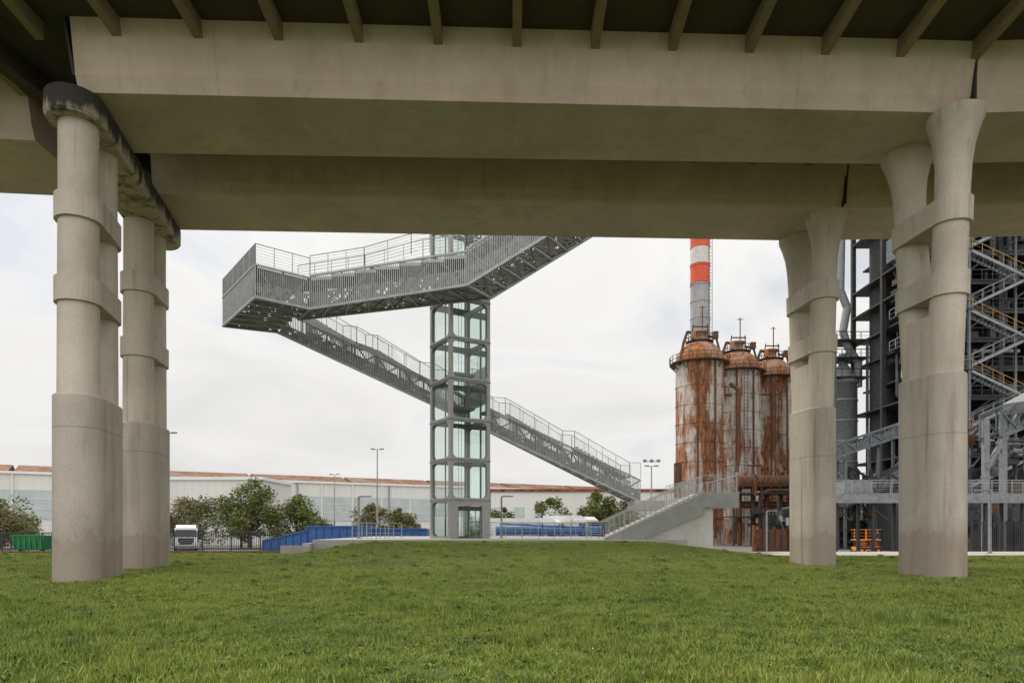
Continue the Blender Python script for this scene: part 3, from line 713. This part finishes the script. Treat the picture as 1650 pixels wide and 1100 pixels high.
tree(4.8,84,6.6,5.4,'leaf',5200,8);tree(10.8,86,7.4,6.8,'leaf',6500,9);tree(14.8,88,6.4,6.2,'leaf2',4800,10);tree(-1.6,90,5.6,3.6,'leaf',2600,11)
# ---------------------------------------------------------------- vehicles & yard things
def truck(x,y,rz,cabh=2.9,body=None,bl=6):
    z=gh(x,y); o=MB(); w=2.45
    def T(px,py,pz): ca,sa=math.cos(rz),math.sin(rz); return (x+px*ca-py*sa,y+px*sa+py*ca,z+pz)
    def bx(x0,x1,y0,y1,z0,z1,m,tf=0): o.hexa([T(x0,y0,z0),T(x1,y0,z0),T(x1,y1,z0),T(x0,y1,z0),T(x0,y0+tf,z1),T(x1,y0+tf,z1),T(x1,y1,z1),T(x0,y1,z1)],m)
    h=cabh
    bx(-w/2,w/2,0,2.1,.55,1.6,'white');bx(-w/2,w/2,0,2.1,1.6,h,'white',.28);bx(-w/2+.15,w/2-.15,.25,2.0,h,h+.35,'white',.5)
    o.add([T(-w/2+.08,-.02,1.62),T(w/2-.08,-.02,1.62),T(w/2-.14,.19,h-.2),T(-w/2+.14,.19,h-.2)],[(0,1,2,3)],'screen')
    for sx in(-1,1):
        o.add([T(sx*(w/2+.012),.35,1.7),T(sx*(w/2+.012),1.3,1.7),T(sx*(w/2+.012),1.3,h-.3),T(sx*(w/2+.012),.45,h-.3)],[(0,1,2,3)],'screen')
        bx(sx*(w/2+.12)-.1,sx*(w/2+.12)+.1,-.1,.05,1.7,2.35,'black'); bx(sx*.9-.2,sx*.9+.2,-.06,0,.72,.95,'tail')
        for yy in(1.0,bl-.6,bl+.5):
            o.cyl(T(sx*(w/2-.3),yy,.5),T(sx*(w/2+.01),yy,.5),.5,'black',n=18);o.cyl(T(sx*(w/2),yy,.5),T(sx*(w/2+.03),yy,.5),.24,'midgrey',n=12)
    bx(-.85,.85,-.03,0,.75,1.5,'black');bx(-w/2,w/2,-.1,.2,.3,.62,'galvd');bx(-.45,.45,.6,bl+1,.5,.8,'black')
    for q in(.95,1.2): bx(-.8,.8,-.05,-.03,q,q+.06,'midgrey')
    if body: bx(-w/2,w/2,2.4,bl+1.2,.95,h+.5,body)
    else: bx(-1.1,1.1,2.3,bl+1,.85,1.05,'dark'); bx(-1.1,1.1,2.3,2.5,1.05,2.3,'dark')
    return o.obj('truck')
truck(-38.2,80,.45,2.7)
truck(5.6,76,1.25,3.3,'white',7);truck(9.2,76,.9,3.6,'white',5);truck(-2.2,78,1.2,3.5,'white',6)
def bluesec(x0,x1,y,z1,slope=False):
    b=MB();z=gh((x0+x1)/2,y); zl=z+1.35 if slope else z1
    b.hexa([(x0,y,z+.1),(x1,y,z+.1),(x1,y+2.4,z+.1),(x0,y+2.4,z+.1),(x0,y,zl),(x1,y,z1),(x1,y+2.4,z1),(x0,y+2.4,zl)],'blue')
    k=int((x1-x0)/.7)
    for i in range(k+1):
        t=i/k; x=x0+(x1-x0)*t; zz=zl+(z1-zl)*t; b.box((x,y-.06,(z+.1+zz)/2),(.1,.12,zz-z-.1),'blue')
    b.beam((x0,y-.08,zl),(x1,y-.08,z1),.16,.14,'blue'); b.beam((x0,y-.08,z+.15),(x1,y-.08,z+.15),.16,.14,'blue')
    for t in(.3,.34,.38,.42,.5,.54,.58) if not slope else (): b.box((x0+(x1-x0)*t,y-.13,z+1.35),((x1-x0)*.025,.02,.22),'white')
    for xx in(x0+.5,x1-.5): b.box((xx,y+1.2,z+.05),(.4,2.3,.18),'dark')
    return b.obj('blue_steel_container')
bluesec(-24.8,-20.4,68,1.35,True);bluesec(-20.35,-14.2,68,1.75);bluesec(-14.1,-8.6,69,1.5)
b=MB()
for i in range(4): b.cyl((-1.6,70-i*.8,.3+(i%2)*1.0),(9,71-i*.8,.3+(i%2)*1.0),.45,'blue',n=16)
for i in range(6): b.beam((-1+i*2,67.2,-1),(-1+i*2,67.2,2.1),.15,.15,'blue')
b.beam((-1.2,67.2,2.0),(9.2,67.2,1.5),.15,.2,'blue'); b.obj('blue_pipe_stack')
b=MB(); gx_,gy_=-34.2,48.3; z=gh(gx_,gy_)
b.hexa([(gx_-1.0,gy_,z+.15),(gx_+1.0,gy_,z+.15),(gx_+1.0,gy_+1.2,z+.15),(gx_-1.0,gy_+1.2,z+.15),(gx_-1.15,gy_-.12,z+1.15),(gx_+1.15,gy_-.12,z+1.15),(gx_+1.15,gy_+1.3,z+1.15),(gx_-1.15,gy_+1.3,z+1.15)],'green')
for i in range(6): b.box((gx_-.95+i*.38,gy_-.1,z+.65),(.06,.08,.9),'green')
b.box((gx_,gy_-.14,z+1.15),(2.4,.09,.09),'green')
for sx in(-.8,.8): b.cyl((gx_+sx,gy_+.2,z+.1),(gx_+sx,gy_+.4,z+.1),.1,'black',n=10)
b.obj('waste_skip')
b=MB(); bx_,by_=-32.3,48.6; z=gh(bx_,by_)
for sx in(0,.75): b.hexa([(bx_+sx-.26,by_,z),(bx_+sx+.26,by_,z),(bx_+sx+.26,by_+.5,z),(bx_+sx-.26,by_+.5,z),(bx_+sx-.33,by_-.06,z+1.1),(bx_+sx+.33,by_-.06,z+1.1),(bx_+sx+.33,by_+.6,z+1.1),(bx_+sx-.33,by_+.6,z+1.1)],'bluegrey'); b.box((bx_+sx,by_+.27,z+1.15),(.7,.74,.08),'dark'); b.cyl((bx_+sx-.3,by_+.5,z+.1),(bx_+sx+.3,by_+.5,z+.1),.1,'black',n=8)
b.obj('wheelie_bin')
b=MB();x,y=36.3,70;z=gh(x,y)
b.box((x,y,z+.55),(2.3,1.3,.4),'orange'); b.box((x,y-.66,z+.6),(1.0,.04,.22),'dark')
for sx in(-.85,.85):
    for sy in(-.7,.7): b.cyl((x+sx,y+sy-.12,z+.36),(x+sx,y+sy+.12,z+.36),.36,'black',n=16);b.cyl((x+sx,y+sy-.14,z+.36),(x+sx,y+sy+.14,z+.36),.17,'orange',n=10)
for sy in(-.5,.5):
    for k2 in range(3):
        zz=z+.8+k2*.2; b.beam((x-1.0,y+sy,zz),(x+1.0,y+sy,zz+.18),.07,.08,'dark'); b.beam((x+1.0,y+sy,zz),(x-1.0,y+sy,zz+.18),.07,.08,'orange')
b.box((x,y,z+1.46),(2.4,1.4,.12),'orange'); b.box((x+.8,y-.6,z+1.9),(.4,.3,.45),'dark')
P=[(x-1.18,y-.7,z+1.5),(x+1.18,y-.7,z+1.5),(x+1.18,y+.7,z+1.5),(x-1.18,y+.7,z+1.5),(x-1.18,y-.7,z+1.5)]; b.rail(P,1.0,m='orange',wires=2,r=.035,sp=.8)
b.obj('scissor_lift')
# ---------------------------------------------------------------- light
sv=Vector((-.70,.62,1.25)).normalized(); el=math.asin(sv.z); az=math.atan2(sv.x,sv.y)
L_=D.lights.new('sun','SUN'); L_.energy=2.5; L_.angle=math.radians(10); L_.color=(1,.92,.80); so=link(D.objects.new('sun',L_)); so.rotation_euler=(-sv).to_track_quat('-Z','Y').to_euler()
w=D.worlds.new('World'); S.world=w; w.use_nodes=True; t=w.node_tree; bg=t.nodes['Background']
sky=t.nodes.new('ShaderNodeTexSky'); sky.sky_type='NISHITA'; sky.sun_disc=False; sky.sun_elevation=el; sky.sun_rotation=az
tc=t.nodes.new('ShaderNodeTexCoord'); sp=t.nodes.new('ShaderNodeSeparateXYZ'); t.links.new(tc.outputs['Generated'],sp.inputs[0])
def mth(op,a,b_=None):
    n=t.nodes.new('ShaderNodeMath'); n.operation=op
    for i,q in enumerate((a,b_)):
        if q is None: continue
        if isinstance(q,(int,float)): n.inputs[i].default_value=q
        else: t.links.new(q,n.inputs[i])
    return n.outputs[0]
zz=mth('ADD',mth('MAXIMUM',sp.outputs[2],0),.22); cx_=mth('DIVIDE',sp.outputs[0],zz); cy_=mth('DIVIDE',sp.outputs[1],zz)
cb=t.nodes.new('ShaderNodeCombineXYZ'); t.links.new(cx_,cb.inputs[0]); t.links.new(cy_,cb.inputs[1])
nz=t.nodes.new('ShaderNodeTexNoise'); nz.inputs['Scale'].default_value=1.1; nz.inputs['Detail'].default_value=6; nz.inputs['Roughness'].default_value=.5; nz.inputs['Distortion'].default_value=.5; t.links.new(cb.outputs[0],nz.inputs['Vector'])
rp=t.nodes.new('ShaderNodeValToRGB'); rp.color_ramp.elements[0].position=.36; rp.color_ramp.elements[0].color=(.65,.65,.65,1); rp.color_ramp.elements[1].position=.46; rp.color_ramp.elements[1].color=(1,1,1,1); t.links.new(nz.outputs['Fac'],rp.inputs[0])
rc=t.nodes.new('ShaderNodeValToRGB'); rc.color_ramp.elements[0].position=.42; rc.color_ramp.elements[0].color=(.95,.935,.91,1); rc.color_ramp.elements[1].position=.68; rc.color_ramp.elements[1].color=(.79,.785,.775,1); t.links.new(nz.outputs['Fac'],rc.inputs[0])
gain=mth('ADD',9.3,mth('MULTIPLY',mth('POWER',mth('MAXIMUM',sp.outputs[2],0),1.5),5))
back=mth('MULTIPLY',mth('MAXIMUM',mth('MULTIPLY',sp.outputs[1],-1),0),10.5)  # extra sky brightness added behind the camera to light girders and piers
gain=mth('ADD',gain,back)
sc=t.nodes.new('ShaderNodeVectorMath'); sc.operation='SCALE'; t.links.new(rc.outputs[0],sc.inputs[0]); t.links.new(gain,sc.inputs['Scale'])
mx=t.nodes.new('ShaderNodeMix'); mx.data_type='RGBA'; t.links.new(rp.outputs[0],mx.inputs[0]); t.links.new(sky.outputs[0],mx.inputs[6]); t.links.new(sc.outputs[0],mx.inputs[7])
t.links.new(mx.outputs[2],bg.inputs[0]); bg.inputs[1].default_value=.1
# ---------------------------------------------------------------- camera
c=D.cameras.new('camera'); c.lens=24; c.sensor_width=36; c.shift_y=300/1650; c.clip_end=6000; co=link(D.objects.new('camera',c)); co.location=(0,0,1.6); co.rotation_euler=(math.pi/2,0,0); S.camera=co
S.view_settings.view_transform='Standard'; S.view_settings.look='None'; S.view_settings.exposure=0
